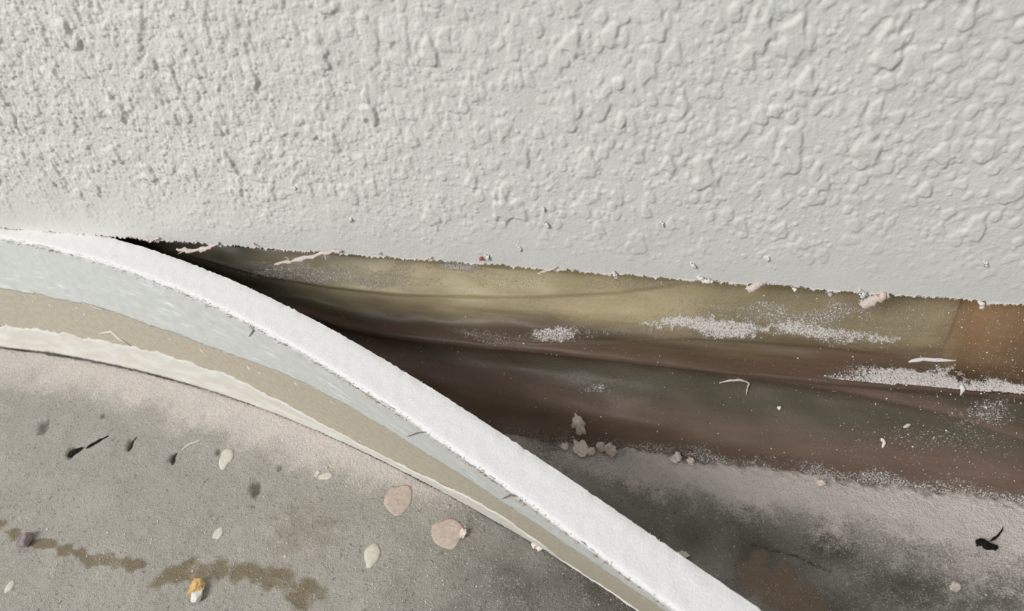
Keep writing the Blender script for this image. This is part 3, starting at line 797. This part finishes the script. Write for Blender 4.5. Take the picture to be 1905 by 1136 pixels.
chip('fibre', [(1338, 712), (1358, 706), (1378, 706), (1394, 712), (1388, 724), (1388, 734)], 4, m_paper, 'hooked pale fibre on the dark part of the sheet', 'fibre', 'film', 1)
chip('fibre', [(1690, 673), (1715, 668), (1745, 669), (1778, 670)], 7, m_white, 'long white fibre above the dust on the sheet ledge', 'fibre', 'film', .7)
chip('plaster_flake', [(1788, 715), (1790, 724), (1787, 735)], 9, m_white, 'white flake hanging below the dusty ledge', 'flake', 'film', .6)
chip('plaster_flake', [(1446, 757), (1452, 759)], 9, m_white, 'small white flake on the dark hollow of the sheet', 'flake', 'film', .6)
chip('plaster_flake', [(1640, 815), (1645, 822), (1642, 832)], 7, m_crumb, 'crooked pale flake low on the sheet', 'flake', 'film', .6)
chip('plaster_flake', [(1680, 793), (1695, 788)], 6, m_paper, 'dull pinkish flake on the sheet', 'flake', 'film', .6)
chip('plaster_flake', [(1540, 546), (1549, 546)], 10, m_white, 'round white flake near the wall edge', 'flake', 'film', .8)

# ---------------------------------------------------------------- grains nobody could count
OV = np.array([[1, 0, 0], [-1, 0, 0], [0, 1, 0], [0, -1, 0], [0, 0, 1], [0, 0, -1]], float)
OF = np.array([[0, 2, 4], [2, 1, 4], [1, 3, 4], [3, 0, 4], [2, 0, 5], [1, 2, 5], [3, 1, 5], [0, 3, 5]])
def grains(name, P, r_, mat, label, parent=None):
    n = len(P); V = OV[None]*(r_[:, None, None]*rng.uniform(.5, 1.3, (n, 6, 1)))
    a = rng.uniform(0, 6.28, n); ca, sa = np.cos(a)[:, None], np.sin(a)[:, None]
    V = np.stack([V[..., 0]*ca-V[..., 1]*sa, V[..., 0]*sa+V[..., 1]*ca, V[..., 2]*.8], -1)+P[:, None]
    f = OF[None]+(np.arange(n)*6)[:, None, None]
    o = link(name, mesh_np(name, V.reshape(-1, 3), f.reshape(-1, 3)), mat, parent, smooth=False, kind='stuff')
    o['label'] = label
    if parent is None: o['category'] = 'plaster dust'
def sizes(n, a=.10, sc=.055, hi=.6): return np.minimum(a+rng.exponential(sc, n), hi)
n = 26000
x = rng.uniform(-335, 20, n); y = rng.uniform(-172, -20, n)
ok = (y < np.interp(x, bx_, by_)-0.6)
fi = np.clip(np.searchsorted(fx, x), 0, len(fx)-1); fj = np.clip(np.searchsorted(fy, y), 0, len(fy)-1)
dens = 0.08+0.85*sstep(-240, -100, x)*(0.4+0.6*(1-sstep(-120, -70, y)))+0.3*dust[fi, fj]
ok &= rng.random(n) < dens
P = np.stack([x, y, hgt[fi, fj]+.06], -1)[ok]
grains('plaster_grains', P, sizes(len(P), .09, .075, .6), m_grain, 'white plaster grains scattered over the floor in front of the strip')
n = 58000
x = rng.uniform(-130, 212, n); y = rng.uniform(-150, -29, n)
foot_b = np.interp(x, bx_, by_)+TH+3
ok = (y > foot_b)
fi = np.clip(np.searchsorted(fx, x), 0, len(fx)-1); fj = np.clip(np.searchsorted(fy, y), 0, len(fy)-1)
ok &= rng.random(n) < 0.25+0.35*dust[fi, fj]+.25*sstep(0, 60, x)
P = np.stack([x, y, hgt[fi, fj]+.06], -1)[ok]
grains('plaster_grains', P, sizes(len(P), .09, .05, .5), m_grain, 'pale plaster grains on the floor between strip and plastic sheet')
n = 160000
i = rng.integers(0, len(sx), n); j = rng.integers(8, len(ss), n)
pr = 0.012+0.55*np.clip(fd[i, j]-0.12, 0, 1)**1.3+0.05*sstep(20, 80, sx[i])
pr = pr*np.where((sx[i] > -200) & (sx[i] < 208), 1, 0)*np.interp(sx[i], [-160, -100, -40], [.15, .5, 1])
ok = rng.random(n) < pr
P = Ps[i, j][ok]+SN*0.1+np.stack([rng.uniform(-.25, .25, ok.sum()), 0*P[:1, 0].repeat(ok.sum()), 0*P[:1, 0].repeat(ok.sum())], -1)
grains('plaster_grains', P, sizes(len(P), .09, .065, .6), m_grain, 'white plaster grains clinging to the plastic', film)
